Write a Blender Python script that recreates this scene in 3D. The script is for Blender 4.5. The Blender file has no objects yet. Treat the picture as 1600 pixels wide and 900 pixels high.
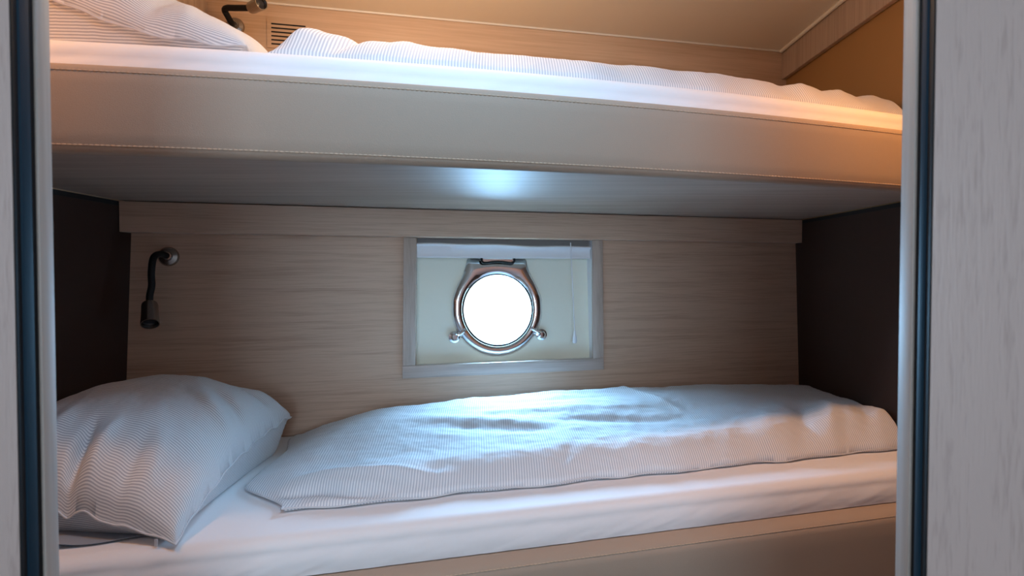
import bpy, bmesh, math, random
from mathutils import Vector, Matrix, noise

random.seed(4)
S = bpy.context.scene
COL = S.collection
ZC = 1.2            # eye height
F = 950.0           # focal length in pixels of the 1600 wide frame
T = 0.277           # the hull runs at an angle to the bulkheads
TH = math.atan(T)
XL, XR = -0.977, 0.98   # bulkheads at the ends of the berths
HZ = 427.0          # horizon row


def W(X, D, z):
    """place in the cabin: X across, D depth (Y where X = 0, following the hull angle), z relative to the eye"""
    return Vector((X, D + T * X, z + ZC))


PITCH = math.atan((450 - HZ) / F)


def at(px, py, Y):
    """point seen at a pixel at depth Y"""
    z = Y * math.tan(math.atan((450 - py) / F) - PITCH)
    return Vector(((px - 800) / F * (Y * math.cos(PITCH) - z * math.sin(PITCH)), Y, ZC + z))


# ------------------------------------------------------------------ materials
def new_mat(name):
    m = bpy.data.materials.new(name)
    m.use_nodes = True
    nt = m.node_tree
    b = nt.nodes['Principled BSDF']
    return m, nt, b


def N(nt, t, **kw):
    n = nt.nodes.new(t)
    for k, v in kw.items():
        setattr(n, k, v)
    return n


def plain(name, col, rough=0.5, metal=0.0, spec=0.5, bump=0.0, bscale=200, coat=0.0):
    m, nt, b = new_mat(name)
    b.inputs['Base Color'].default_value = (*col, 1)
    b.inputs['Roughness'].default_value = rough
    b.inputs['Metallic'].default_value = metal
    b.inputs['Specular IOR Level'].default_value = spec
    b.inputs['Coat Weight'].default_value = coat
    if bump:
        tc = N(nt, 'ShaderNodeTexCoord')
        no = N(nt, 'ShaderNodeTexNoise')
        no.inputs['Scale'].default_value = bscale
        no.inputs['Detail'].default_value = 4
        bp = N(nt, 'ShaderNodeBump')
        bp.inputs['Strength'].default_value = bump
        bp.inputs['Distance'].default_value = 0.002
        nt.links.new(tc.outputs['Object'], no.inputs['Vector'])
        nt.links.new(no.outputs['Fac'], bp.inputs['Height'])
        nt.links.new(bp.outputs['Normal'], b.inputs['Normal'])
    return m


def wood(name, c0, c1, scale, rough=0.45, fine=0.5, bump=0.15, spec=0.5):
    """streaked laminate; scale is per axis, low along the grain"""
    m, nt, b = new_mat(name)
    tc = N(nt, 'ShaderNodeTexCoord')
    mp = N(nt, 'ShaderNodeMapping')
    mp.inputs['Scale'].default_value = scale
    nt.links.new(tc.outputs['Object'], mp.inputs['Vector'])
    n1 = N(nt, 'ShaderNodeTexNoise')
    n1.inputs['Scale'].default_value = 1.0
    n1.inputs['Detail'].default_value = 6
    n1.inputs['Roughness'].default_value = 0.62
    n1.inputs['Distortion'].default_value = 0.35
    n2 = N(nt, 'ShaderNodeTexNoise')
    n2.inputs['Scale'].default_value = 5.0
    n2.inputs['Detail'].default_value = 3
    nt.links.new(mp.outputs['Vector'], n1.inputs['Vector'])
    nt.links.new(mp.outputs['Vector'], n2.inputs['Vector'])
    mx = N(nt, 'ShaderNodeMath', operation='MULTIPLY_ADD')
    mx.inputs[1].default_value = fine
    nt.links.new(n2.outputs['Fac'], mx.inputs[0])
    nt.links.new(n1.outputs['Fac'], mx.inputs[2])
    cr = N(nt, 'ShaderNodeValToRGB')
    e = cr.color_ramp.elements
    e[0].position = 0.48
    e[0].color = (*c0, 1)
    e[1].position = 0.92
    e[1].color = (*c1, 1)
    nt.links.new(mx.outputs[0], cr.inputs['Fac'])
    nt.links.new(cr.outputs['Color'], b.inputs['Base Color'])
    bp = N(nt, 'ShaderNodeBump')
    bp.inputs['Strength'].default_value = bump
    bp.inputs['Distance'].default_value = 0.001
    nt.links.new(mx.outputs[0], bp.inputs['Height'])
    nt.links.new(bp.outputs['Normal'], b.inputs['Normal'])
    b.inputs['Roughness'].default_value = rough
    b.inputs['Specular IOR Level'].default_value = spec
    return m


def striped(name, white, stripe, pitch, duty=0.5):
    m, nt, b = new_mat(name)
    uv = N(nt, 'ShaderNodeUVMap')
    uv.uv_map = 'cloth'
    sp = N(nt, 'ShaderNodeSeparateXYZ')
    nt.links.new(uv.outputs['UV'], sp.inputs[0])
    mu = N(nt, 'ShaderNodeMath', operation='MULTIPLY')
    mu.inputs[1].default_value = 2 * math.pi / pitch
    nt.links.new(sp.outputs['X'], mu.inputs[0])
    sn = N(nt, 'ShaderNodeMath', operation='SINE')
    nt.links.new(mu.outputs[0], sn.inputs[0])
    mr = N(nt, 'ShaderNodeMapRange')
    mr.inputs['From Min'].default_value = -0.45 + (0.5 - duty)
    mr.inputs['From Max'].default_value = 0.45 + (0.5 - duty)
    nt.links.new(sn.outputs[0], mr.inputs['Value'])
    mix = N(nt, 'ShaderNodeMix', data_type='RGBA')
    mix.inputs[6].default_value = (*white, 1)
    mix.inputs[7].default_value = (*stripe, 1)
    nt.links.new(mr.outputs['Result'], mix.inputs[0])
    nt.links.new(mix.outputs[2], b.inputs['Base Color'])
    b.inputs['Roughness'].default_value = 0.85
    b.inputs['Specular IOR Level'].default_value = 0.2
    b.inputs['Sheen Weight'].default_value = 0.15
    no = N(nt, 'ShaderNodeTexNoise')
    tc = N(nt, 'ShaderNodeTexCoord')
    no.inputs['Scale'].default_value = 45
    no.inputs['Detail'].default_value = 5
    nt.links.new(tc.outputs['Object'], no.inputs['Vector'])
    bp = N(nt, 'ShaderNodeBump')
    bp.inputs['Strength'].default_value = 0.25
    bp.inputs['Distance'].default_value = 0.004
    nt.links.new(no.outputs['Fac'], bp.inputs['Height'])
    nt.links.new(bp.outputs['Normal'], b.inputs['Normal'])
    return m


OAK0, OAK1 = (0.43, 0.27, 0.18), (0.62, 0.425, 0.305)
M = {}
M['oak'] = wood('pale oak laminate', OAK0, OAK1, (2.2, 2.2, 80), rough=0.5, fine=0.7)
M['oak_upper'] = wood('honey oak laminate', (0.52, 0.33, 0.19), (0.68, 0.47, 0.30), (1.2, 1.2, 38), rough=0.5)
M['oak_vert'] = wood('pale oak laminate upright', (0.36, 0.25, 0.17), (0.50, 0.37, 0.27), (55, 55, 1.5), rough=0.5)
M['oak_rough'] = wood('brushed oak panel', (0.31, 0.225, 0.20), (0.47, 0.36, 0.325), (60, 60, 6), rough=0.45, fine=0.9, bump=0.5)
M['oak_edge'] = wood('brushed oak edge', (0.32, 0.255, 0.215), (0.43, 0.355, 0.31), (40, 40, 1.2), rough=0.5)
M['underside'] = wood('satin laminate', (0.32, 0.235, 0.185), (0.45, 0.345, 0.275), (1.4, 30, 1), rough=0.55, bump=0.04, spec=0.36)
M['tan'] = plain('tan panel', (0.37, 0.19, 0.06), 0.6, bump=0.1, bscale=90)
M['dark'] = plain('shade-darkened wood panel', (0.055, 0.029, 0.021), 0.8, spec=0.2)  # wood panel, its shade put into this brown
M['gap'] = plain('painted gap shade', (0.01, 0.008, 0.007), 0.9)  # near-black colour stands for the shade in narrow gaps
M['leather'] = plain('tan suede', (0.39, 0.308, 0.24), 0.85, spec=0.2, bump=0.16, bscale=700)
M['thread'] = plain('tan thread', (0.52, 0.40, 0.29), 0.8)
M['sheet'] = plain('white cotton sheet', (0.84, 0.83, 0.84), 0.8, spec=0.2, bump=0.08, bscale=60)
M['stripe'] = striped('grey striped cotton', (0.86, 0.86, 0.87), (0.54, 0.56, 0.61), 0.0054)
M['stripe_fine'] = striped('grey striped pillow cotton', (0.84, 0.84, 0.84), (0.47, 0.48, 0.52), 0.0051, 0.46)
M['greycloth'] = plain('grey cotton', (0.30, 0.33, 0.38), 0.85, spec=0.2)
M['ceil'] = plain('cream vinyl', (0.84, 0.77, 0.64), 0.42, bump=0.04, bscale=30)
M['cream'] = plain('cream hull lining', (0.83, 0.80, 0.66), 0.5)
M['whiteplastic'] = plain('white plastic', (0.80, 0.79, 0.80), 0.35)
M['blind'] = plain('pale grey blind fabric', (0.55, 0.53, 0.55), 0.8)
M['chrome'] = plain('polished chrome', (0.84, 0.84, 0.85), 0.13, metal=1.0)
M['nickel'] = plain('brushed nickel', (0.40, 0.37, 0.35), 0.25, metal=1.0)
M['black'] = plain('black rubber', (0.006, 0.006, 0.007), 0.5, spec=0.25)
M['lens'] = plain('smoked lamp lens', (0.03, 0.03, 0.035), 0.15)
M['seal'] = plain('navy seal', (0.0015, 0.017, 0.032), 0.5, spec=0.2)
M['frame'] = wood('pale oak frame', (0.40, 0.31, 0.25), (0.54, 0.43, 0.36), (55, 55, 1.5), rough=0.5)
M['rail'] = wood('pale oak rail', (0.40, 0.32, 0.27), (0.56, 0.46, 0.40), (1.6, 1.6, 60), rough=0.5)
M['railgrey'] = plain('gap-shade rail', (0.22, 0.21, 0.21), 0.6)  # rail darkened to stand for the shaded gap above the blind
M['floor'] = wood('teak floor', (0.16, 0.09, 0.05), (0.26, 0.16, 0.09), (30, 2, 2), rough=0.4)
M['paint'] = plain('pale passage paint', (0.62, 0.60, 0.60), 0.6)


def glass_mat():
    m = bpy.data.materials.new('window glass')
    m.use_nodes = True
    nt = m.node_tree
    nt.nodes.clear()
    o = N(nt, 'ShaderNodeOutputMaterial')
    t = N(nt, 'ShaderNodeBsdfTransparent')
    t.inputs['Color'].default_value = (0.96, 0.98, 0.98, 1)
    g = N(nt, 'ShaderNodeBsdfGlossy')
    g.inputs['Roughness'].default_value = 0.02
    mx = N(nt, 'ShaderNodeMixShader')
    mx.inputs[0].default_value = 0.05
    nt.links.new(t.outputs[0], mx.inputs[1])
    nt.links.new(g.outputs[0], mx.inputs[2])
    nt.links.new(mx.outputs[0], o.inputs['Surface'])
    return m


M['glass'] = glass_mat()


# ------------------------------------------------------------------ object helpers
def link(name, bm, mat, parent=None, smooth=True, kind=None, angle=35):
    bmesh.ops.recalc_face_normals(bm, faces=bm.faces)
    me = bpy.data.meshes.new(name)
    bm.to_mesh(me)
    bm.free()
    me.materials.append(mat)
    o = bpy.data.objects.new(name, me)
    COL.objects.link(o)
    if smooth:
        for p in me.polygons:
            p.use_smooth = True
        try:
            me.set_sharp_from_angle(angle=math.radians(angle))
        except Exception:
            pass
    if parent:
        o.parent = parent
        o.matrix_parent_inverse = parent.matrix_world.inverted()
    if kind:
        o['kind'] = kind
    return o


def empty(name, loc, label=None, cat=None, group=None, kind=None):
    o = bpy.data.objects.new(name, None)
    o.empty_display_size = 0.05
    o.location = loc
    o.matrix_world = Matrix.Translation(loc)
    COL.objects.link(o)
    tag(o, label, cat, group, kind)
    return o


def tag(o, label=None, cat=None, group=None, kind=None):
    if label: o['label'] = label
    if cat: o['category'] = cat
    if group: o['group'] = group
    if kind: o['kind'] = kind
    return o


def bm_new():
    return bmesh.new()


def hexa(bm, p):
    """eight corners: bottom four then top four"""
    v = [bm.verts.new(q) for q in p]
    for f in ((0, 1, 2, 3), (7, 6, 5, 4), (0, 4, 5, 1), (1, 5, 6, 2), (2, 6, 7, 3), (3, 7, 4, 0)):
        bm.faces.new([v[i] for i in f])
    return v


def wbox(bm, X0, X1, D0, D1, z0, z1, D0t=None, D1t=None):
    """box along the hull direction, faces cut along the bulkheads; D*t: depth at the top for leaning walls"""
    D0t = D0 if D0t is None else D0t
    D1t = D1 if D1t is None else D1t
    return hexa(bm, [W(X0, D0, z0), W(X1, D0, z0), W(X1, D1, z0), W(X0, D1, z0),
                     W(X0, D0t, z1), W(X1, D0t, z1), W(X1, D1t, z1), W(X0, D1t, z1)])


def cbox(bm, x0, x1, y0, y1, z0, z1):
    z0 += ZC
    z1 += ZC
    return hexa(bm, [(x0, y0, z0), (x1, y0, z0), (x1, y1, z0), (x0, y1, z0),
                     (x0, y0, z1), (x1, y0, z1), (x1, y1, z1), (x0, y1, z1)])


def bevel(bm, w, seg=2):
    bmesh.ops.bevel(bm, geom=list(bm.edges), offset=w, segments=seg, affect='EDGES', profile=0.5, clamp_overlap=True)


def tube(bm, pts, r, seg=12, caps=True, rfun=None):
    pts = [Vector(p) for p in pts]
    rings = []
    up = None
    n = len(pts)
    for i, p in enumerate(pts):
        t = (pts[min(i + 1, n - 1)] - pts[max(i - 1, 0)]).normalized()
        if up is None:
            up = Vector((0, 0, 1)) if abs(t.z) < 0.9 else Vector((0, 1, 0))
        a = (up - t * up.dot(t)).normalized()
        b = t.cross(a)
        up = a
        rr = rfun(i) if rfun else r
        rings.append([bm.verts.new(p + (a * math.cos(2 * math.pi * k / seg) + b * math.sin(2 * math.pi * k / seg)) * rr) for k in range(seg)])
    for i in range(n - 1):
        for k in range(seg):
            bm.faces.new((rings[i][k], rings[i][(k + 1) % seg], rings[i + 1][(k + 1) % seg], rings[i + 1][k]))
    if caps:
        bm.faces.new(rings[0][::-1])
        bm.faces.new(rings[-1])


def smooth_path(ctrl, per=10):
    c = [Vector(p) for p in ctrl]
    c = [c[0] * 2 - c[1]] + c + [c[-1] * 2 - c[-2]]
    out = []
    for i in range(1, len(c) - 2):
        for k in range(per):
            t = k / per
            p0, p1, p2, p3 = c[i - 1], c[i], c[i + 1], c[i + 2]
            out.append(0.5 * ((2 * p1) + (p2 - p0) * t + (2 * p0 - 5 * p1 + 4 * p2 - p3) * t * t + (3 * p1 - p0 - 3 * p2 + p3) * t ** 3))
    out.append(c[-2])
    return out


def lathe(bm, profile, origin, axis, seg=32):
    """profile of (radius, height) revolved around axis at origin"""
    axis = Vector(axis).normalized()
    a = axis.orthogonal().normalized()
    b = axis.cross(a)
    o = Vector(origin)
    rings = []
    for r, h in profile:
        if r < 1e-6:
            rings.append([bm.verts.new(o + axis * h)])
        else:
            rings.append([bm.verts.new(o + axis * h + (a * math.cos(2 * math.pi * k / seg) + b * math.sin(2 * math.pi * k / seg)) * r) for k in range(seg)])
    for A, B in zip(rings, rings[1:]):
        for k in range(seg):
            k2 = (k + 1) % seg
            if len(A) == 1 and len(B) == 1:
                continue
            if len(A) == 1:
                bm.faces.new((A[0], B[k2], B[k]))
            elif len(B) == 1:
                bm.faces.new((A[k], A[k2], B[0]))
            else:
                bm.faces.new((A[k], A[k2], B[k2], B[k]))


def sweep(bm, prof_fn, X0, X1, n, closed=False):
    """profile list of (D, z) at each X"""
    rows = []
    for i in range(n + 1):
        X = X0 + (X1 - X0) * i / n
        rows.append([bm.verts.new(W(X, d, z)) for d, z in prof_fn(X)])
    k = len(rows[0])
    for A, B in zip(rows, rows[1:]):
        for j in range(k if closed else k - 1):
            j2 = (j + 1) % k
            bm.faces.new((A[j], A[j2], B[j2], B[j]))
    if closed:
        bm.faces.new(rows[0])
        bm.faces.new(rows[-1][::-1])


def fbm(x, y, z=0.0, o=4):
    return noise.fractal(Vector((x, y, z)), 0.9, 2.0, o)


def sstep(a, b, x):
    t = max(0.0, min(1.0, (x - a) / (b - a)))
    return t * t * (3 - 2 * t)


def crease(x, y, x0, y0, x1, y1, w, amp):
    """a fold line: ridge or groove along a segment, fading at its ends"""
    dx, dy = x1 - x0, y1 - y0
    L2 = dx * dx + dy * dy
    t = ((x - x0) * dx + (y - y0) * dy) / L2
    if t <= 0 or t >= 1:
        return 0.0
    d = math.hypot(x - x0 - t * dx, y - y0 - t * dy)
    if d > 4 * w:
        return 0.0
    return amp * math.exp(-(d / w) ** 2) * sstep(0, 0.3, t) * sstep(0, 0.45, 1 - t)


def lens_mesh(bm, nu, nv, top, bot, uvfn, uvbot=None):
    """two cloth faces joined along their rim; functions take p,q in -1..1"""
    uvl = bm.loops.layers.uv.new('cloth')
    tv, bv = {}, {}
    coords = {}
    for i in range(nu + 1):
        for j in range(nv + 1):
            p, q = -1 + 2 * i / nu, -1 + 2 * j / nv
            v = bm.verts.new(top(p, q))
            tv[i, j] = v
            rim = i in (0, nu) or j in (0, nv)
            bv[i, j] = v if rim else bm.verts.new(bot(p, q))
    for i in range(nu):
        for j in range(nv):
            ij = ((i, j), (i + 1, j), (i + 1, j + 1), (i, j + 1))
            f = bm.faces.new([tv[k] for k in ij])
            for l, k in zip(f.loops, ij):
                l[uvl].uv = uvfn(-1 + 2 * k[0] / nu, -1 + 2 * k[1] / nv)
            vs = [bv[k] for k in ij][::-1]
            if all(v in f.verts for v in vs):
                continue
            try:
                g = bm.faces.new(vs)
            except ValueError:
                continue
            for l, k in zip(g.loops, ij[::-1]):
                l[uvl].uv = (uvbot or uvfn)(-1 + 2 * k[0] / nu, -1 + 2 * k[1] / nv)


def arc_uv(top, nu, nv, scale=1.0):
    """texture coordinates that follow the cloth: first along q from the middle, second along p"""
    grid = [[top(-1 + 2 * i / nu, -1 + 2 * j / nv) for j in range(nv + 1)] for i in range(nu + 1)]
    h = nv // 2
    A = []
    for i in range(nu + 1):
        col = [0.0] * (nv + 1)
        for j in range(h + 1, nv + 1):
            col[j] = col[j - 1] + (grid[i][j] - grid[i][j - 1]).length
        for j in range(h - 1, -1, -1):
            col[j] = col[j + 1] - (grid[i][j] - grid[i][j + 1]).length
        A.append(col)
    # let neighbouring threads share the stretch
    for _ in range(260):
        A = [[(A[max(i - 1, 0)][j] + 2 * A[i][j] + A[min(i + 1, nu)][j]) / 4 for j in range(nv + 1)] for i in range(nu + 1)]

    def f(p, q):
        i = round((p + 1) / 2 * nu)
        j = round((q + 1) / 2 * nv)
        return (A[i][j], p * 0.25)
    return f


def rim_points(top, n=60):
    out = []
    for a in range(n): out.append(top(-1 + 2 * a / n, -1))
    for a in range(n): out.append(top(1, -1 + 2 * a / n))
    for a in range(n): out.append(top(1 - 2 * a / n, 1))
    for a in range(n): out.append(top(-1, 1 - 2 * a / n))
    out.append(out[0].copy())
    return out


# ------------------------------------------------------------------ setting
def DW(z):                       # lower hull lining leans outwards with height
    return 1.822 + 0.075 * (z + 0.05)


TU, DU = 0.232, 1.962            # upper hull lining: its own slight angle


def WU(X, off, z):
    return Vector((X, DU + off + TU * X, z + ZC))


CEIL = 0.790
FLOOR = -ZC
YP0, YP1 = 0.500, 0.538          # doorway partition
XDL, XDR = -0.819 * YP0, 0.691 * YP0

bm = bm_new()
cbox(bm, -1.3, 1.3, -1.9, 2.6, FLOOR - 0.04, FLOOR)
link('floor', bm, M['floor'], kind='structure', smooth=False)

bm = bm_new()
cbox(bm, -1.3, 1.3, -1.9, 2.7, CEIL, CEIL + 0.04)
o = link('ceiling', bm, M['ceil'], kind='structure', smooth=False)

# hull side, upper: honey oak
bm = bm_new()
hexa(bm, [WU(-1.2, 0, 0.178), WU(1.2, 0, 0.178), WU(1.2, 0.03, 0.178), WU(-1.2, 0.03, 0.178),
          WU(-1.2, 0, CEIL), WU(1.2, 0, CEIL), WU(1.2, 0.03, CEIL), WU(-1.2, 0.03, CEIL)])
link('wall_hull_upper', bm, M['oak_upper'], kind='structure', smooth=False)

# hull side, lower: pale oak with the rectangular niche for the porthole
WX0, WX1, WZ0, WZ1 = -0.2755, 0.2500, -0.264, 0.135
bm = bm_new()
zb, zt = FLOOR, 0.178


def leanbox(X0, X1, z0, z1, off0=0.0, off1=0.03):
    return wbox(bm, X0, X1, DW(z0) + off0, DW(z0) + off1, z0, z1, DW(z1) + off0, DW(z1) + off1)


ys = [-1.2, WX0, WX1, 1.2]
zs = [zb, WZ0, WZ1, zt]
vf, vb = {}, {}
for i, X in enumerate(ys):
    for j, z in enumerate(zs):
        vf[i, j] = bm.verts.new(W(X, DW(z), z))
        vb[i, j] = bm.verts.new(W(X, DW(z) + 0.012, z))
for i in range(3):
    for j in range(3):
        if (i, j) == (1, 1):
            continue
        bm.faces.new((vf[i, j], vf[i + 1, j], vf[i + 1, j + 1], vf[i, j + 1]))
        bm.faces.new((vb[i, j], vb[i, j + 1], vb[i + 1, j + 1], vb[i + 1, j]))
for a, b in (((1, 1), (2, 1)), ((2, 1), (2, 2)), ((2, 2), (1, 2)), ((1, 2), (1, 1))):
    bm.faces.new((vf[a], vf[b], vb[b], vb[a]))
link('wall_hull_lower', bm, M['oak'], kind='structure', smooth=False)

# bulkheads at both ends: shade painted into the brown below the upper berth, tan above
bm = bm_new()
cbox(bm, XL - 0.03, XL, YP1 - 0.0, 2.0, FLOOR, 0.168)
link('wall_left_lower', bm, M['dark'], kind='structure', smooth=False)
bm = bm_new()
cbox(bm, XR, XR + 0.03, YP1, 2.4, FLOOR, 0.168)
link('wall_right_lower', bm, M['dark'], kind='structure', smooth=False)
bm = bm_new()
cbox(bm, XL - 0.03, XL, YP1, 2.0, 0.179, CEIL)
link('wall_left_upper', bm, M['oak_upper'], kind='structure', smooth=False)
bm = bm_new()
cbox(bm, XR, XR + 0.03, YP1, 2.4, 0.179, CEIL)
link('wall_right_upper', bm, M['tan'], kind='structure', smooth=False)

# near-black strips painted as the shade between the end panels and the upper berth
bm = bm_new()
cbox(bm, XL - 0.03, XL + 0.0015, YP1, 2.0, 0.168, 0.179)
link('trim_10', bm, M['gap'], kind='structure', smooth=False)
bm = bm_new()
cbox(bm, XR - 0.0015, XR + 0.03, YP1, 2.4, 0.168, 0.179)
link('trim_11', bm, M['gap'], kind='structure', smooth=False)
# upright oak casing at the upper left corner of the berth
bm = bm_new()
cbox(bm, XL + 0.002, -0.868, 1.50, 1.745, 0.60, CEIL)
link('trim_1', bm, M['oak_vert'], kind='structure', smooth=False)
# fascia under the ceiling along the right bulkhead
bm = bm_new()
cbox(bm, XR - 0.019, XR - 0.002, YP1 + 0.02, 2.187, 0.690, CEIL)
bevel(bm, 0.0015, 1)
link('trim_2', bm, M['oak_vert'], kind='structure', smooth=False)
# welt of the ceiling lining along that fascia
bm = bm_new()
tube(bm, [(XR - 0.026, y, CEIL + ZC - 0.003) for y in (YP1 + 0.05, 0.9, 1.4, 1.8, 2.175)], 0.0062, 10)
link('trim_3', bm, M['ceil'], kind='structure')
# welt along the hull side
bm = bm_new()
tube(bm, [WU(x, -0.004, CEIL - 0.001) for x in (-0.86, -0.3, 0.3, 0.955)], 0.004, 8)
link('trim_4', bm, M['ceil'], kind='structure')

# oak ledge under the upper berth, in front of the lower lining
bm = bm_new()
wbox(bm, XL + 0.002, XR - 0.002, 1.782, 1.985, 0.103, 0.1795)
bevel(bm, 0.001, 1)
link('trim_5', bm, M['oak'], kind='structure', smooth=False)

# doorway partition, seen from the passage
bm = bm_new()
HEAD = 0.70
cbox(bm, -1.3, XDL, YP0, YP1, FLOOR, CEIL)
bevel(bm, 0.0012, 2)
link('wall_doorway_left', bm, M['oak_rough'], kind='structure')
bm = bm_new()
cbox(bm, XDR, 1.3, YP0, YP1, FLOOR, CEIL)
bevel(bm, 0.0012, 2)
link('wall_doorway_right', bm, M['oak_rough'], kind='structure')
bm = bm_new()
cbox(bm, XDL, XDR, YP0, YP1, HEAD, CEIL)
link('wall_doorway_head', bm, M['oak_rough'], kind='structure', smooth=False)
# black receiver channel and pale lip on each reveal
def reveal(x, s, n):
    y0 = YP0 + 0.0004
    y1, y2 = (0.5225, 0.5385) if s > 0 else (0.5180, 0.5355)
    bm = bm_new()
    a, b = sorted((x + s * 0.0003, x + s * 0.0016))
    cbox(bm, a, b, y0, y1, FLOOR, HEAD)
    link('trim_%d' % n, bm, M['black'], kind='structure', smooth=False)
    bm = bm_new()
    yi0, yi1 = y0 + 0.0055, y1 - 0.0045
    prof = [(0.0016, yi0), (0.0028, yi0 + 0.001), (0.0033, (yi0 + yi1) / 2), (0.0028, yi1 - 0.001), (0.0016, yi1)]
    lo = [bm.verts.new((x + s * a, y, 0)) for a, y in prof]
    hi = [bm.verts.new((x + s * a, y, ZC + HEAD)) for a, y in prof]
    for k in range(len(prof)):
        k2 = (k + 1) % len(prof)
        bm.faces.new((lo[k], lo[k2], hi[k2], hi[k]))
    link('trim_%d' % (n + 8), bm, M['seal'], kind='structure')
    bm = bm_new()
    a, b = sorted((x + s * 0.0005, x + s * 0.0045))
    cbox(bm, a, b, y1 + 0.0003, y2, FLOOR, HEAD)
    bevel(bm, 0.0012, 2)
    link('trim_%d' % (n + 1), bm, M['oak_edge'], kind='structure')


reveal(XDL, 1, 6)
reveal(XDR, -1, 8)

# passage behind the camera, with a wide opening to daylight at its end
bm = bm_new()
cbox(bm, -1.3, -1.27, -1.9, YP0, FLOOR, CEIL)
link('wall_passage_left', bm, M['paint'], kind='structure', smooth=False)
bm = bm_new()
cbox(bm, 1.27, 1.3, -1.9, YP0, FLOOR, CEIL)
link('wall_passage_right', bm, M['paint'], kind='structure', smooth=False)
OX0, OX1, OZ0, OZ1 = -0.45, 0.45, -0.25, 0.62
bm = bm_new()
xs, zs = [-1.3, OX0, OX1, 1.3], [FLOOR, OZ0, OZ1, CEIL]
g = {(i, j): bm.verts.new((x, -1.87, z + ZC)) for i, x in enumerate(xs) for j, z in enumerate(zs)}
for i in range(3):
    for j in range(3):
        if (i, j) != (1, 1):
            bm.faces.new((g[i, j], g[i + 1, j], g[i + 1, j + 1], g[i, j + 1]))
link('wall_passage_end', bm, M['paint'], kind='structure', smooth=False)

# ------------------------------------------------------------------ porthole niche (window_1)
ex = Vector((math.cos(TH), math.sin(TH), 0))           # along the hull
lean = math.atan(0.075 * math.cos(TH))
nr = Vector((-math.sin(TH), math.cos(TH), 0))          # outwards
ez = (Vector((0, 0, 1)) * math.cos(lean) + nr * math.sin(lean)).normalized()
en = ex.cross(ez)
if en.dot(nr) < 0: en = -en                            # outward normal of the lining
RD = 0.046                                             # niche depth
pc0 = at(777, 484, 1.868)
ref = W(0, DW(-0.1), -0.1)
# put porthole centre on the niche back plane
d = (ref + en * RD - pc0).dot(en) / (pc0 - Vector((0, 0, ZC))).normalized().dot(en)
PC = pc0 + (pc0 - Vector((0, 0, ZC))).normalized() * d


def L(a, b, c):                                        # local to the niche plane: along, up, outwards
    return PC + ex * a + ez * b + en * c


win = empty('window_1', L(0, -0.2, 0), 'round chrome porthole in a cream niche framed with pale oak', None, None, 'structure')


def loc_of(X, z):
    p = W(X, DW(z), z) - PC
    return p.dot(ex), p.dot(ez)


nx0, nz0 = loc_of(WX0, WZ0)
nx1, nz1 = loc_of(WX1, WZ1)
RG = 0.1125
# cream back panel with a round hole
bm = bm_new()
seg = 96
inner, outer, tun = [], [], []
for k in range(seg):
    a = 2 * math.pi * k / seg
    c, s = math.cos(a), math.sin(a)
    inner.append(bm.verts.new(L(RG * c, RG * s, 0)))
    tun.append(bm.verts.new(L(RG * c, RG * s, 0.05)))
    tx = (nx1 if c > 0 else nx0) / c if abs(c) > 1e-6 else 1e9
    tz = (nz1 if s > 0 else nz0) / s if abs(s) > 1e-6 else 1e9
    t = min(tx, tz)
    outer.append(bm.verts.new(L(t * c, t * s, 0)))
for k in range(seg):
    k2 = (k + 1) % seg
    bm.faces.new((inner[k], inner[k2], outer[k2], outer[k]))
    bm.faces.new((inner[k], tun[k], tun[k2], inner[k2]))
# snap the four outer points nearest the corners
for cx, cz in ((nx0, nz0), (nx1, nz0), (nx0, nz1), (nx1, nz1)):
    p = L(cx, cz, 0)
    v = min(outer, key=lambda q: (q.co - p).length)
    v.co = p
link('hull_panel', bm, M['cream'], win, smooth=False)
# side walls of the niche
bm = bm_new()
c4 = [(nx0, nz0), (nx1, nz0), (nx1, nz1), (nx0, nz1)]
A = [bm.verts.new(L(a, b, 0.0)) for a, b in c4]
B = [bm.verts.new(L(a, b, -RD + 0.002)) for a, b in c4]
for k in range(4):
    k2 = (k + 1) % 4
    bm.faces.new((A[k], A[k2], B[k2], B[k]))
link('niche_reveal', bm, M['whiteplastic'], win, smooth=False)


# oak frame: bottom rail and two stiles, each a part
def frame_bar(name, X0, X1, z0, z1, mat):
    bm = bm_new()
    wbox(bm, X0, X1, DW(z0) - 0.012, DW(z0) - 0.0005, z0, z1, DW(z1) - 0.012, DW(z1) - 0.0005)
    bevel(bm, 0.0015, 2)
    link(name, bm, mat, win)


frame_bar('frame_stile', -0.309, WX0 + 0.001, -0.2615, 0.1025, M['frame'])
frame_bar('frame_stile', WX1 - 0.001, 0.2835, -0.2615, 0.1025, M['frame'])
frame_bar('frame_rail', -0.309, 0.2835, -0.297, -0.262, M['rail'])


# chrome ring: round below, broad hinge plate above
def ring_outline(a):
    """outer distance from the centre at angle a"""
    R = 0.1415
    c, s = math.cos(a), math.sin(a)
    r = R
    if s > 0:
        top, hw0, hw1 = 0.156, 0.094, 0.150
        # trapezoid hinge plate: half width shrinks with height, flared at its foot
        best = R
        t = R
        while t < 0.2:
            x, z = abs(t * c), t * s
            f = sstep(0.02, top, z)
            hw = 0.1415 * (1 - f) + hw0 * f
            ok = z <= top and x <= hw
            if not ok:
                break
            best = t
            t += 0.0008
        r = max(R if math.hypot(R * c, R * s) else R, best)
    return r


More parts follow.
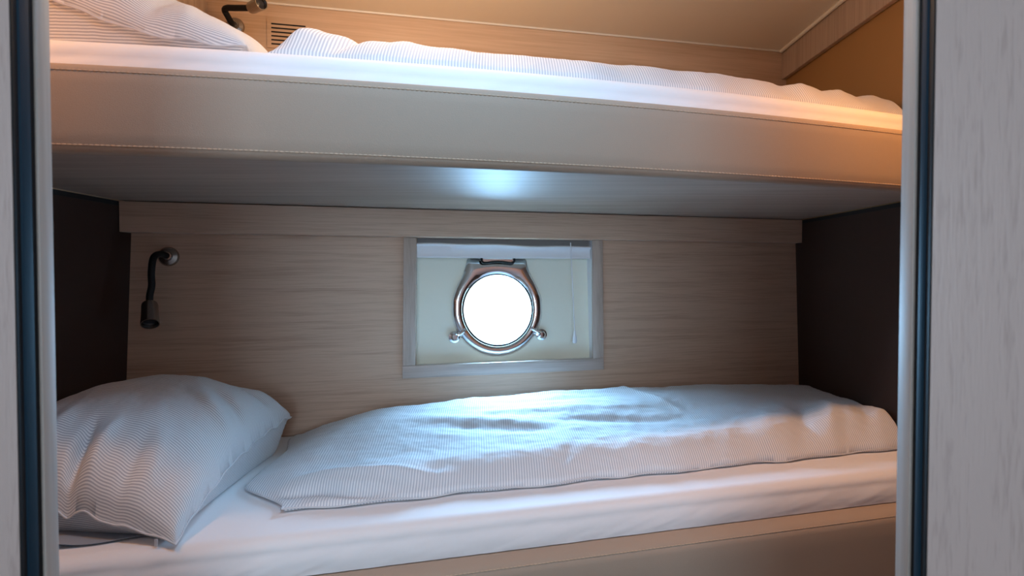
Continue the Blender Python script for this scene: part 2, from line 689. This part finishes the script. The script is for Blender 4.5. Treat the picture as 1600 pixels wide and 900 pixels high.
bm = bm_new()
seg = 144
prof = [(0.0, 0.0), (0.0, 0.010), (0.18, 0.0155), (0.5, 0.0165), (0.8, 0.013), (1.0, 0.006), (1.0, 0.0)]
rings = []
for f, h in prof:
    row = []
    for k in range(seg):
        a = 2 * math.pi * k / seg
        ro = ring_outline(a)
        r = RG - 0.003 + (ro - RG + 0.003) * f
        row.append(bm.verts.new(L(r * math.cos(a), r * math.sin(a), -h - 0.0004)))
    rings.append(row)
for A, B in zip(rings, rings[1:]):
    for k in range(seg):
        k2 = (k + 1) % seg
        bm.faces.new((A[k], A[k2], B[k2], B[k]))
for k in range(seg):
    k2 = (k + 1) % seg
    bm.faces.new((rings[-1][k], rings[-1][k2], rings[0][k2], rings[0][k]))
ring = link('porthole_ring', bm, M['chrome'], win, angle=50)
ring['label'] = 'polished chrome ring with a broad hinge plate'
# dark gasket inside the ring
bm = bm_new()
tube(bm, [L((RG - 0.0045) * math.cos(2 * math.pi * k / 96), (RG - 0.0045) * math.sin(2 * math.pi * k / 96), -0.009) for k in range(97)], 0.0024, 8, caps=False)
link('gasket', bm, M['black'], ring)
bm = bm_new()
lathe(bm, [(0, 0.0), (RG - 0.001, 0.0), (RG - 0.001, 0.008), (0, 0.008)], L(0, 0, 0.001), en, 64)
link('glass_pane', bm, M['glass'], ring)
# hinge: black U bracket with a bright plate
bm = bm_new()
tube(bm, smooth_path([L(-0.051, 0.160, -0.021), L(-0.0505, 0.147, -0.022), L(-0.042, 0.141, -0.022), L(-0.02, 0.144, -0.022), L(0, 0.1455, -0.022),
                      L(0.02, 0.144, -0.022), L(0.042, 0.141, -0.022), L(0.0505, 0.147, -0.022), L(0.051, 0.160, -0.021)], 6), 0.0033, 8)
link('hinge', bm, M['black'], ring)
bm = bm_new()
bmm = [L(-0.046, 0.146, -0.0185), L(0.046, 0.146, -0.0185), L(0.046, 0.146, -0.0165), L(-0.046, 0.146, -0.0165),
       L(-0.046, 0.162, -0.0185), L(0.046, 0.162, -0.0185), L(0.046, 0.162, -0.0165), L(-0.046, 0.162, -0.0165)]
hexa(bm, bmm)
link('hinge_plate', bm, M['chrome'], ring, smooth=False)


# swing bolts with wing nuts
def latch(ax, az, s):
    bm = bm_new()
    base = L(ax, az, -0.002)
    lathe(bm, [(0, 0.022), (0.007, 0.0215), (0.0115, 0.017), (0.0115, 0.013), (0.0170, 0.011), (0.0185, 0.006), (0.0185, -0.002), (0, -0.002)], base, -en, 24)
    l = link('latch', bm, M['chrome'], ring)
    bm = bm_new()
    tube(bm, smooth_path([L(ax, az, -0.016), L(ax - s * 0.012, az + 0.006, -0.021), L(ax - s * 0.026, az + 0.016, -0.019), L(ax - s * 0.033, az + 0.023, -0.015)], 6), 0.0045, 10)
    link('swing_bolt', bm, M['chrome'], ring)
    return l


latch(-0.136, -0.079, -1)
latch(0.136, -0.079, 1)

# ------------------------------------------------------------------ blind in the niche
bl = empty('window_blind', L(0, 0.16, -0.03), 'pale grey folded blind with a pull cord above the round porthole', 'blind')
bx0, bx1 = nx0 + 0.004, nx1 - 0.004
bm = bm_new()
cb = [(bx0, 0.222), (bx1, 0.222), (bx1, 0.206), (bx0, 0.206)]
hexa(bm, [L(bx0, 0.190, -0.028), L(bx1, 0.190, -0.028), L(bx1, 0.190, -0.012), L(bx0, 0.190, -0.012),
          L(bx0, 0.226, -0.028), L(bx1, 0.226, -0.028), L(bx1, 0.226, -0.012), L(bx0, 0.226, -0.012)])
bevel(bm, 0.001, 1)
link('headrail', bm, M['railgrey'], bl)
# hanging fabric: a soft fold bulging over a hem
bm = bm_new()
n = 60
rows = []
for i in range(n + 1):
    f = i / n
    a = bx0 + (bx1 - bx0) * f
    w1 = 0.0022 * math.sin(f * 5.2 + 0.6) + 0.0012 * math.sin(f * 17)
    pr = [(0.1955 + w1, -0.034), (0.1950 + w1, -0.040), (0.1915 + w1, -0.0435), (0.1875 + w1, -0.042), (0.1855 + w1, -0.037),
          (0.170, -0.0345), (0.161, -0.0345), (0.157, -0.036), (0.1545, -0.0345), (0.156, -0.031), (0.180, -0.030), (0.1945 + w1, -0.030)]
    rows.append([bm.verts.new(L(a, b, c)) for b, c in pr])
for A, B in zip(rows, rows[1:]):
    for j in range(len(A)):
        j2 = (j + 1) % len(A)
        bm.faces.new((A[j], A[j2], B[j2], B[j]))
bm.faces.new(rows[0])
bm.faces.new(rows[-1][::-1])
link('blind_fabric', bm, M['whiteplastic'], bl, angle=60)
bm = bm_new()
cpts = smooth_path([L(0.226, 0.203, -0.046), L(0.228, 0.12, -0.046), L(0.230, 0.03, -0.046), L(0.2325, -0.068, -0.046)], 6)
tube(bm, cpts, 0.0014, 8)
cord = link('pull_cord', bm, M['whiteplastic'], bl)
bm = bm_new()
lathe(bm, [(0, 0.0), (0.0026, 0.001), (0.0036, 0.010), (0.0064, 0.024), (0.0072, 0.034), (0.005, 0.039), (0, 0.0395)], cpts[-1], -Vector((0, 0, 1)), 16)
link('tassel', bm, M['whiteplastic'], cord)

# ------------------------------------------------------------------ berths
def bow_up(X):
    return 1.070 - 0.046 * (1 - ((X - 0.08) / 0.76) ** 2)


def bow_lo(X):
    return 1.082


def stitch(name, fn, parent, X0=XL + 0.03, X1=XR - 0.03, pitch=0.0072):
    n = int((X1 - X0) / pitch * 4)
    pts = [fn(X0 + (X1 - X0) * i / n) for i in range(n + 1)]
    bm = bm_new()
    tube(bm, pts, 0.001, 6, rfun=lambda i: 0.0012 if i % 4 in (0, 1) else (0.0009 if i % 4 == 2 else 0.00025))
    return link(name, bm, M['thread'], parent)


up = empty('upper_berth', W(0, 1.3, 0.18), 'upper bunk with a stitched tan suede front edge, above the porthole', 'bunk')
FB, FT = 0.1775, 0.3065


def prof_up(X):
    D = bow_up(X)
    return [(D + 0.030, FB + 0.004), (D + 0.012, FB - 0.003), (D + 0.004, FB), (D + 0.0005, FB + 0.006), (D - 0.001, FB + 0.03), (D - 0.002, 0.24), (D - 0.001, FT - 0.03),
            (D + 0.0005, FT - 0.010), (D + 0.004, FT - 0.003), (D + 0.010, FT), (D + 0.022, FT + 0.0005), (D + 0.034, FT - 0.004), (D + 0.034, FB + 0.02)]


bm = bm_new()
sweep(bm, prof_up, XL + 0.003, XR - 0.003, 60, closed=True)
lf = link('padded_front', bm, M['leather'], up, angle=60)
stitch('top_stitching', lambda X: W(X, bow_up(X) + 0.0002, FT - 0.0115), lf)
stitch('bottom_stitching', lambda X: W(X, bow_up(X) - 0.0003, FB + 0.0095), lf)
bm = bm_new()


def prof_base(X):
    D = bow_up(X) + 0.0315
    b = DU - 0.004 + (TU - T) * X
    return [(D, 0.1815), (b, 0.1815), (b, 0.286), (D + 0.004, 0.286)]


sweep(bm, prof_base, XL + 0.003, XR - 0.003, 40, closed=True)
link('base_panel', bm, M['underside'], up, smooth=False)

lo = empty('lower_berth', W(0, 1.3, -1.2), 'lower bunk with a stitched tan suede front rim, under the porthole', 'bunk')
LZ = -0.503


def prof_lo(X):
    D = 1.042
    return [(D + 0.02, -1.195), (D + 0.002, -0.75), (D, LZ - 0.05), (D, LZ - 0.022), (D + 0.002, LZ - 0.014), (D + 0.007, LZ - 0.007), (D + 0.015, LZ - 0.003),
            (D + 0.030, LZ), (D + 0.055, LZ + 0.001), (D + 0.075, LZ - 0.001), (D + 0.075, -1.195)]


bm = bm_new()
sweep(bm, prof_lo, XL + 0.003, XR - 0.003, 50, closed=True)
lf2 = link('padded_front', bm, M['leather'], lo, angle=60)
stitch('rim_stitching', lambda X: W(X, 1.042 + 0.0045, LZ - 0.0090), lf2)
bm = bm_new()
wbox(bm, XL + 0.003, XR - 0.003, 1.1185, 1.735, -1.2, -0.5045)
link('bed_base', bm, M['oak'], lo, smooth=False)


# ------------------------------------------------------------------ mattresses in white fitted sheets
def mattress(name, label, fD, back, zb, zt, seed, crown=0.0, X0=XL + 0.004, X1=XR - 0.004, bulge=0.004, rc=0.018):
    bm = bm_new()
    nX = 260
    rows = []
    for i in range(nX + 1):
        X = X0 + (X1 - X0) * i / nX
        D = fD(X)
        row = []
        H = zt - zb
        pr = []
        for k in range(13):                                # front side from the hem up
            f = k / 12
            pr.append((D + 0.006 - bulge * math.sin(math.pi * min(1, f * 1.1)) + 0.004 * f, zb + (H - rc) * f, 1.0 - abs(f - 0.35) * 0.6))
        for k in range(1, 9):                              # crown
            a = math.pi / 2 * k / 8
            pr.append((D + 0.010 + rc * 1.5 * (1 - math.cos(a)), zt - rc + rc * math.sin(a), 0.5 * (1 - k / 8)))
        d0 = pr[-1][0]
        for k in range(1, 13):
            f = k / 12
            pr.append((d0 + (back - d0) * f, zt, 0))
        pr.append((back, zb, 0))
        for d, z, wgt in pr:
            wv = wgt * (0.0013 * fbm(X * 9 + seed, z * 22, seed) + 0.0014 * fbm(X * 22 - z * 60, z * 24, seed + 3))
            zz = z
            if wgt >= 0.7:
                zz += 0.0
            row.append(bm.verts.new(W(X, d + wv, zz)))
        rows.append(row)
    k = len(rows[0])
    for A, B in zip(rows, rows[1:]):
        for j in range(k):
            j2 = (j + 1) % k
            bm.faces.new((A[j], A[j2], B[j2], B[j]))
    bm.faces.new(rows[0])
    bm.faces.new(rows[-1][::-1])
    o = link(name, bm, M['sheet'], angle=60)
    tag(o, label, 'mattress')
    return o


UZT = 0.364
LZT = -0.435
mattress('mattress', 'white sheeted mattress on the upper bunk', lambda X: bow_up(X) + 0.038, 1.90, 0.2885, UZT, 2.0, rc=0.03)
mattress('mattress', 'white sheeted mattress on the lower bunk under the porthole', bow_lo, 1.775, -0.5005, LZT, 7.0, rc=0.020)


# ------------------------------------------------------------------ pillows
def make_pillow(name, label, corners, seam, H, rest, creases, uvfn, dent=None, seed=0.0, conc=0.06, pw=0.42, zshift=None, belly=0.86):
    """corners: FL, FR, BR, BL in plan; seam: their seam heights"""
    FL, FR, BR, BL = [Vector((c[0], c[1])) for c in corners]

    def plan(p, q):
        pp = p * (1 - conc * (1 - q * q))
        qq = q * (1 - conc * (1 - p * p))
        u, v = (pp + 1) / 2, (qq + 1) / 2
        return (FL * (1 - u) + FR * u) * (1 - v) + (BL * (1 - u) + BR * u) * v

    def seamz(p, q):
        u, v = (p + 1) / 2, (q + 1) / 2
        z = (seam[0] * (1 - u) + seam[1] * u) * (1 - v) + (seam[3] * (1 - u) + seam[2] * u) * v
        if zshift:
            z += zshift(p, q)
        return z

    def top(p, q):
        xy = plan(p, q)
        e = max(0.0, (1 - p * p) * (1 - q * q))
        z = seamz(p, q) + H * e ** pw
        m = min(1.0, e * 6)
        if dent:
            z += dent(p, q) * m
        w = 0.0035 * fbm(xy.x * 10 + seed, xy.y * 7, seed) + 0.0016 * fbm(xy.x * 26 + seed, xy.y * 16, seed + 5)
        for c in creases:
            w += crease(p, q, *c)
        rimw = 0.35 + 0.65 * m
        # wavy seam
        if e < 1e-9:
            z += 0.0022 * math.sin(p * 19 + q * 23 + seed)
        return Vector((xy.x, xy.y, ZC + max(z + w * rimw, rest + 0.003)))

    def bot(p, q):
        xy = plan(p, q)
        m = max(abs(p), abs(q))
        zs = seamz(p, q)
        k = sstep(belly, 1.0, m)
        return Vector((xy.x, xy.y, ZC + rest + 0.002 + max(0, zs - rest - 0.002) * k + 0.002 * k * fbm(xy.x * 20, xy.y * 20, seed)))

    pl = empty(name, Vector((*(FL + FR + BL + BR) / 4, ZC + rest)), label, 'pillow', 'pillows on the bunks')
    bm = bm_new()
    lens_mesh(bm, 150, 150, top, bot, arc_uv(top, 150, 150), arc_uv(bot, 150, 150))
    body = link('pillowcase', bm, M['stripe_fine'], pl, angle=75)
    bm = bm_new()
    tube(bm, rim_points(top, 70), 0.0019, 6, caps=False)
    link('seam', bm, M['stripe_seam'], body)
    return pl, top, plan


M['stripe_seam'] = plain('pale grey cotton seam', (0.66, 0.66, 0.68), 0.85, spec=0.2)

# lower pillow: plump, its front right corner hanging out over the sheet
lp_cre = [
    (-0.30, -1.15, -0.48, -0.30, 0.060, -0.013),
    (-0.12, -1.15, -0.30, -0.25, 0.07, 0.008),
    (0.16, -1.25, 0.02, -0.50, 0.050, -0.028),
    (0.30, -1.25, 0.20, -0.45, 0.07, 0.016),
    (0.52, -1.2, 0.50, -0.45, 0.06, -0.010),
    (0.72, -1.15, 0.62, -0.45, 0.06, 0.006),
    (1.2, -0.2, 0.40, 0.10, 0.07, 0.008),
    (1.2, 0.05, 0.45, 0.25, 0.06, -0.009),
    (1.2, 0.70, 0.50, 0.55, 0.06, -0.010),
    (1.2, 0.90, 0.55, 0.72, 0.05, 0.009),
    (-0.9, -0.3, 0.2, 0.05, 0.10, 0.006),
    (-0.3, 0.15, 0.8, 0.5, 0.12, 0.005),
]


def lp_uv(p, q):
    return (q * 0.27 + 0.012 * math.sin(p * 3), p * 0.22)


lower_pillow, lp_top, lp_plan = make_pillow(
    'pillow', 'plump grey striped pillow on the lower bunk under the hanging reading lamp',
    [(-0.958, 0.985), (-0.532, 0.950), (-0.540, 1.48), (-0.955, 1.43)],
    (-0.362, -0.427, -0.350, -0.374), 0.138, LZT, lp_cre, lp_uv, pw=0.38, conc=0.045,
    zshift=lambda p, q: 0.022 * max(0, 1 - q * q) * sstep(0.0, 1.0, p) + 0.012 * max(0, 1 - p * p) * sstep(0, 1, -q),
    dent=lambda p, q: 0.022 * math.exp(-((p + 0.0) ** 2 + (q - 0.1) ** 2) / 0.5) - 0.018 * sstep(0.4, 1, p) * sstep(-0.2, 0.6, -q),
    seed=1.3)
# grey under-flap of the case, spread over the sheet in front
bm = bm_new()
rows = []
for i in range(61):
    f = i / 60
    X = -0.955 + 0.375 * f
    row = []
    for j in range(11):
        g = j / 10
        yf = 0.935 + 0.022 * f + 0.010 * math.sin(f * 9) + 0.03 * sstep(0.75, 1.0, f)
        Y = yf + (1.08 - yf) * g
        lift = (0.0035 + 0.010 * math.exp(-((f - 0.58) / 0.09) ** 2) + 0.004 * math.exp(-((f - 0.2) / 0.12) ** 2)) * (1 - g) ** 1.5
        row.append(Vector((X, Y, ZC + LZT + 0.0012 + lift * (0.3 + 0.7 * (1 - g)))))
    rows.append(row)
vt = [[bm.verts.new(p) for p in r] for r in rows]
vbm = [[bm.verts.new(p - Vector((0, 0, 0.0009))) for p in r] for r in rows]
for A, B, s in ((vt, vt, 0), (vbm, vbm, 1)):
    for i in range(60):
        for j in range(10):
            q = (A[i][j], A[i + 1][j], A[i + 1][j + 1], A[i][j + 1])
            bm.faces.new(q if s == 0 else q[::-1])
edge = [(i, 0) for i in range(61)] + [(60, j) for j in range(1, 11)] + [(i, 10) for i in range(59, -1, -1)] + [(0, j) for j in range(9, 0, -1)]
for a, b in zip(edge, edge[1:] + edge[:1]):
    bm.faces.new((vt[a[0]][a[1]], vbm[a[0]][a[1]], vbm[b[0]][b[1]], vt[b[0]][b[1]]))
f_ = link('case_flap', bm, M['greycloth'], lower_pillow, angle=70)
f_['label'] = 'plain grey flap under the pillow'
# small tag by the corner
bm = bm_new()
cbox(bm, -0.566, -0.5615, 0.952, 0.954, LZT + 0.002, LZT + 0.014)
link('care_tag', bm, M['stripe_seam'], lower_pillow, smooth=False)

# upper pillow: its outer end is propped up against the left bulkhead
up_cre = [
    (0.15, -1.2, 0.25, -0.2, 0.07, 0.008),
    (0.35, -1.2, 0.40, -0.3, 0.06, -0.008),
    (0.62, -1.2, 0.50, -0.3, 0.07, 0.006),
    (-0.5, -0.9, 0.4, -0.6, 0.06, 0.005),
    (1.2, 0.1, 0.3, 0.2, 0.08, 0.006),
]
make_pillow(
    'pillow', 'grey striped pillow on the upper bunk, tilted up at one end',
    [(-0.955, 0.965), (-0.448, 1.035), (-0.463, 1.38), (-0.945, 1.33)],
    (0.575, 0.381, 0.393, 0.58), 0.100, UZT, up_cre,
    lambda p, q: (q * 0.2 + 0.01 * math.sin(p * 3), p * 0.26), seed=6.1,
    zshift=lambda p, q: -0.050 * math.sin(math.pi * (p + 1) / 2) ** 1.0 * (0.7 - 0.3 * q))


# ------------------------------------------------------------------ duvets
def make_duvet(name, label, xl, xr, dfront, dback, rest, thick, creases, seed, uv_amp=0.004, nu=320, nv=130, extra=None, lram=0.09):
    def plan(p, q):
        v = (q + 1) / 2
        u = (p + 1) / 2
        X = xl(v) + (xr(v) - xl(v)) * u
        D = dfront(X) + (dback(X) - dfront(X)) * v
        D += (0.004 * math.sin(X * 21 + seed) + 0.003 * math.sin(X * 47 + 2 * seed)) * (1 - v) ** 2
        return X, D

    def top(p, q):
        X, D = plan(p, q)
        u, v = (p + 1) / 2, (q + 1) / 2
        e = 1 - (max(0.0, p)) ** 140
        ef = sstep(-0.02, 0.16, v) ** 0.6 if v > 0 else 0.0
        eb = sstep(-0.01, 0.14, 1 - v) ** 0.6 if v < 1 else 0.0
        k = min(1.0, max(0.0, e)) ** 0.5 * ef * eb
        if u < 0.5: k *= sstep(-0.01, lram, u) ** 0.6 if u > 0 else 0.0
        th = thick(X, v)
        w = 0.0032 * fbm(X * 3 + seed, D * 6, seed) + 0.0026 * fbm(X * 9 + D * 8 + seed, D * 16, seed + 4) + 0.0012 * fbm(X * 30, D * 26, seed + 9)
        for c in creases:
            w += crease(X, v, *c)
        rim = u <= 0 or u >= 1 or v <= 0 or v >= 1
        z = rest + 0.008 + (th - 0.006) * k + w * min(1.0, k * 1.4)
        if rim:
            z = rest + 0.007 + 0.003 * math.sin(X * 33 + v * 20 + seed)
        if extra:
            z += extra(X, v)
        return W(X, D, max(z, rest + 0.004))

    def bot(p, q):
        X, D = plan(p, q)
        return W(X, D, rest + 0.0025)

    width = 1.0

    def uvf(p, q):
        X, D = plan(p, q)
        u, v = (p + 1) / 2, (q + 1) / 2
        return (X + uv_amp * math.sin(D * 9 + X * 2) + 0.02 * (v - 0.5) , D)

    o = empty(name, W(0.2, 1.5, rest), label, 'duvet', 'duvets on the bunks')
    bm = bm_new()
    lens_mesh(bm, nu, nv, top, bot, uvf)
    body = link('duvet_cover', bm, M['stripe'], o, angle=80)
    bm = bm_new()
    tube(bm, rim_points(top, 110), 0.0016, 6, caps=False)
    link('seam', bm, M['stripe_seam'], body)
    return o


def lerp_tab(tab, x):
    if x <= tab[0][0]: return tab[0][1]
    for (a, b), (c, d) in zip(tab, tab[1:]):
        if x <= c:
            t = (x - a) / (c - a)
            t = t * t * (3 - 2 * t)
            return b + (d - b) * t
    return tab[-1][1]


lo_back = [(-0.6, 0.034), (-0.48, 0.052), (-0.30, 0.082), (-0.1, 0.092), (0.2, 0.098), (0.55, 0.094), (0.75, 0.086), (0.88, 0.078), (1.0, 0.07)]
lo_front = [(-0.6, 0.016), (-0.42, 0.034), (-0.2, 0.050), (0.2, 0.056), (0.6, 0.064), (0.8, 0.072), (0.88, 0.082), (1.0, 0.085)]


def lo_thick(X, v):
    f = lerp_tab(lo_front, X)
    b = lerp_tab(lo_back, X)
    return f + (b - f) * sstep(0.1, 0.72, v)


lo_cre = [
    (-0.50, 0.15, -0.14, -0.05, 0.022, -0.026), (-0.46, 0.21, -0.06, 0.02, 0.026, 0.010),
    (-0.34, 0.66, 0.16, 0.34, 0.035, 0.007), (-0.26, 0.52, 0.20, 0.26, 0.030, -0.004),
    (-0.12, 0.74, 0.40, 0.66, 0.030, -0.006), (-0.06, 0.84, 0.44, 0.76, 0.026, 0.006), (-0.16, 0.60, 0.38, 0.50, 0.030, 0.005),
    (0.28, 1.05, 0.48, 0.25, 0.014, 0.005), (0.05, 0.46, 0.52, 0.28, 0.035, -0.007),
    (0.66, -0.10, 0.82, 0.55, 0.030, -0.014), (0.74, -0.10, 0.90, 0.50, 0.026, 0.011), (0.84, -0.10, 0.98, 0.45, 0.026, -0.012),
    (0.58, -0.05, 0.68, 0.40, 0.035, 0.006), (0.05, -0.06, 0.14, 0.18, 0.024, -0.006), (0.30, -0.06, 0.26, 0.20, 0.024, 0.006),
    (-0.20, -0.06, -0.14, 0.16, 0.024, -0.006), (0.45, -0.06, 0.48, 0.18, 0.022, -0.005),
]
make_duvet('duvet', 'grey striped duvet on the lower bunk under the porthole',
           lambda v: -0.417 - 0.122 * sstep(0, 0.32, v) - 0.034 * sstep(0.66, 0.95, v),
           lambda v: 0.975, lambda X: 1.207 + 0.012 * X, lambda X: 1.762 - 0.0 * X, LZT, lo_thick, lo_cre, 3.3)

up_front = [(-0.5, 0.06), (-0.42, 0.074), (-0.36, 0.086), (-0.22, 0.074), (0.0, 0.074), (0.4, 0.078), (0.7, 0.075), (0.86, 0.075), (1.0, 0.072)]
up_cre_d = [(-0.42, -0.1, -0.30, 0.6, 0.022, 0.008), (-0.35, -0.1, -0.20, 0.5, 0.016, -0.012), (-0.26, -0.1, -0.10, 0.5, 0.025, 0.006)] + \
    [(0.58 + 0.055 * k, -0.1, 0.70 + 0.055 * k, 0.6, 0.018, 0.005 if k % 2 else -0.005) for k in range(6)]
make_duvet('duvet', 'grey striped duvet on the upper bunk above the long suede edge',
           lambda v: -0.432 + 0.015 * v, lambda v: 0.960,
           lambda X: bow_up(X) + 0.125, lambda X: 1.72, UZT, lambda X, v: lerp_tab(up_front, X) * (1 - 0.1 * v), up_cre_d, 8.1, nv=110, lram=0.035)


# ------------------------------------------------------------------ reading lamps
def lamp(label, base_c, base_n, neck, head_dir, head_len, head_r):
    base_n = Vector(base_n).normalized()
    base_c = Vector(base_c)
    o = empty('reading_lamp', base_c, label, 'reading lamp', 'swan neck reading lamps')
    bm = bm_new()
    lathe(bm, [(0, 0.0), (0.025, 0.0), (0.025, 0.004), (0.022, 0.009), (0.012, 0.012), (0.0105, 0.022), (0, 0.0225)], base_c, base_n, 32)
    link('wall_rosette', bm, M['nickel'], o)
    path = smooth_path([base_c + base_n * 0.018] + [Vector(p) for p in neck], 12)
    bm = bm_new()
    tube(bm, path, 0.0082, 14)
    link('flexible_neck', bm, M['black'], o)
    hd = Vector(head_dir).normalized()
    hp = path[-1] - hd * 0.004
    bm = bm_new()
    r = head_r
    Lh = head_len
    lathe(bm, [(0, 0), (r * 0.55, 0), (r * 0.9, 0.003), (r * 0.96, 0.008), (r * 1.0, Lh * 0.55), (r * 1.08, Lh - 0.004), (r * 1.08, Lh), (r * 0.96, Lh),
               (r * 0.90, Lh - 0.005), (r * 0.86, Lh - 0.010), (0, Lh - 0.010)], hp, hd, 32)
    h = link('lamp_head', bm, M['nickel'], o)
    bm = bm_new()
    lathe(bm, [(0, 0), (r * 0.83, 0), (r * 0.80, 0.0015), (r * 0.35, 0.0045), (0, 0.005)], hp + hd * (Lh - 0.0095), hd, 28)
    link('lens', bm, M['lens'], h)
    return o


def on_lower(px, py):
    y = 1.6
    for _ in range(20):
        z = (HZ - py) / F * y
        X = (px - 800) / F * y
        y = DW(z) + T * X
    return at(px, py, y)


def on_upper(px, py):
    y = 1.8
    for _ in range(20):
        X = (px - 800) / F * y
        y = DU + TU * X
    return at(px, py, y)


b = on_lower(264, 401)
lamp('reading lamp hanging head down on the wall over the lower pillow', b, -en,
     [at(250, 397, b.y - 0.045), at(240, 403, b.y - 0.075), at(236.5, 425, b.y - 0.085), at(237, 446, b.y - 0.085), at(234, 462, b.y - 0.088), at(234, 476, b.y - 0.09)],
     (0.36, -0.60, -0.80), 0.064, 0.0190)
b2 = on_upper(368, 42)
nU = Vector((TU, -1, 0)).normalized()
lamp('reading lamp bent sideways on the wall behind the upper pillow', b2, nU,
     [at(362, 36, b2.y - 0.05), at(355, 24, b2.y - 0.07), at(351, 16, b2.y - 0.08), at(355, 12.5, b2.y - 0.09), at(368, 12.5, b2.y - 0.10), at(393, 12.5, b2.y - 0.12)],
     (0.85, -0.62, 0.02), 0.052, 0.0165)

# ------------------------------------------------------------------ louvred vent in the upper lining
vc = on_upper(451, 55)
av = empty('air_vent', vc, 'slotted wooden air vent in the upper wall beside the reading lamp', 'vent')
eu = Vector((1, TU, 0)).normalized()
bm = bm_new()
slots = 6
wd, pz, sh = 0.096, 0.0116, 0.0046
hx = [-wd / 2 - 0.012, -wd / 2, wd / 2, wd / 2 + 0.012]
hz = []
z0 = -slots * pz / 2
hz.append(z0 - 0.006)
for k in range(slots):
    hz += [z0 + k * pz + (pz - sh) / 2, z0 + k * pz + (pz + sh) / 2]
hz.append(-z0 + 0.006)


def V(a, b, c):
    return vc + eu * a + Vector((0, 0, b)) + nU * c


ft = {(i, j): bm.verts.new(V(x, z, 0.0014)) for i, x in enumerate(hx) for j, z in enumerate(hz)}
bk = {(i, j): bm.verts.new(V(x, z, 0.0005)) for i, x in enumerate(hx) for j, z in enumerate(hz)}
hole = {(1, j) for j in range(1, len(hz) - 1, 2)}
nx_, nz_ = len(hx) - 1, len(hz) - 1
for i in range(nx_):
    for j in range(nz_):
        if (i, j) in hole:
            c = [(i, j), (i + 1, j), (i + 1, j + 1), (i, j + 1)]
            for a, b in zip(c, c[1:] + c[:1]):
                bm.faces.new((ft[a], bk[a], bk[b], ft[b]))
            continue
        bm.faces.new((ft[i, j], ft[i + 1, j], ft[i + 1, j + 1], ft[i, j + 1]))
per = [(i, 0) for i in range(nx_)] + [(nx_, j) for j in range(nz_)] + [(i, nz_) for i in range(nx_, 0, -1)] + [(0, j) for j in range(nz_, 0, -1)]
for a, b in zip(per, per[1:] + per[:1]):
    bm.faces.new((ft[a], ft[b], bk[b], bk[a]))
link('grille', bm, M['oak_upper'], av, smooth=False)
bm = bm_new()
v4 = [V(-wd / 2 - 0.004, hz[0] + 0.003, 0.0004), V(wd / 2 + 0.004, hz[0] + 0.003, 0.0004), V(wd / 2 + 0.004, hz[-1] - 0.003, 0.0004), V(-wd / 2 - 0.004, hz[-1] - 0.003, 0.0004)]
hexa(bm, v4 + [p + nU * 0.0006 for p in v4])
link('slot_shade', bm, M['gap'], av, smooth=False)  # near-black sheet painted as the shade inside the slots


# ------------------------------------------------------------------ light
def area(name, loc, target, size, power, col, shape='DISK', size_y=None, spread=180):
    l = bpy.data.lights.new(name, 'AREA')
    l.shape = shape
    l.size = size
    if size_y: l.size_y = size_y
    l.energy = power
    l.color = col
    l.spread = math.radians(spread)
    o = bpy.data.objects.new(name, l)
    o.location = loc
    o.rotation_euler = (Vector(target) - Vector(loc)).to_track_quat('-Z', 'Y').to_euler()
    COL.objects.link(o)
    return o


COOL = (0.37, 0.67, 1.0)
SKY = (0.31, 0.63, 1.0)
WARM = (1.0, 0.44, 0.12)
# daylight falling in through the porthole from the sky
area('porthole_daylight', L(0.0, 0.10, 0.13), L(0, -0.10, -0.1), 0.34, 56, SKY)
# daylight at the open end of the passage
area('passage_daylight', (0, -1.86, ZC + 0.185), (0, 0, ZC + 0.15), 0.88, 22, (0.52, 0.75, 1.0), 'RECTANGLE', 0.84)
# daylight from the deck hatch in the cabin ceiling, in front of the berths
area('hatch_daylight', (0.01, 0.70, ZC + CEIL - 0.008), (0.01, 0.84, ZC), 0.26, 7.6, COOL, 'RECTANGLE', 0.26)
# two warm ceiling lamps at the ends of the cabin
for x, y, e in ((-0.86, 0.68, 1.5), (0.88, 1.0, 3.4)):
    area('ceiling_lamp', (x, y, ZC + CEIL - 0.012), (x, y + 0.05, ZC), 0.07, e, WARM, spread=120)
# warm dome lamp under the ceiling over the upper berth
pl = bpy.data.lights.new('dome_lamp', 'POINT')
pl.energy = 4.4
pl.color = (1.0, 0.62, 0.32)
pl.shadow_soft_size = 0.05
po = bpy.data.objects.new('dome_lamp', pl)
po.location = (-0.20, 1.32, ZC + 0.672)
COL.objects.link(po)

w = bpy.data.worlds.new('daylight')
S.world = w
w.use_nodes = True
nt = w.node_tree
bg = nt.nodes['Background']
bg.inputs['Color'].default_value = (0.86, 0.94, 1.0, 1)
bg.inputs['Strength'].default_value = 3.0

# ------------------------------------------------------------------ camera
cd = bpy.data.cameras.new('camera')
cd.sensor_width = 36
cd.lens = 36 * F / 1600
cd.clip_start = 0.02
cd.dof.use_dof = True
cd.dof.focus_distance = 1.45
cd.dof.aperture_fstop = 8.0
cam = bpy.data.objects.new('camera', cd)
cam.location = (0, 0, ZC)
pitch = math.atan((450 - HZ) / F)
cam.rotation_euler = (math.pi / 2 - pitch, 0, 0)
COL.objects.link(cam)
S.camera = cam

S.view_settings.view_transform = 'Standard'
S.view_settings.look = 'None'
S.view_settings.gamma = 1
S.view_settings.use_curve_mapping = False
S.view_settings.exposure = 0.0
S.cycles.use_denoising = True
S.cycles.max_bounces = 10
S.cycles.diffuse_bounces = 6
S.cycles.sample_clamp_indirect = 6
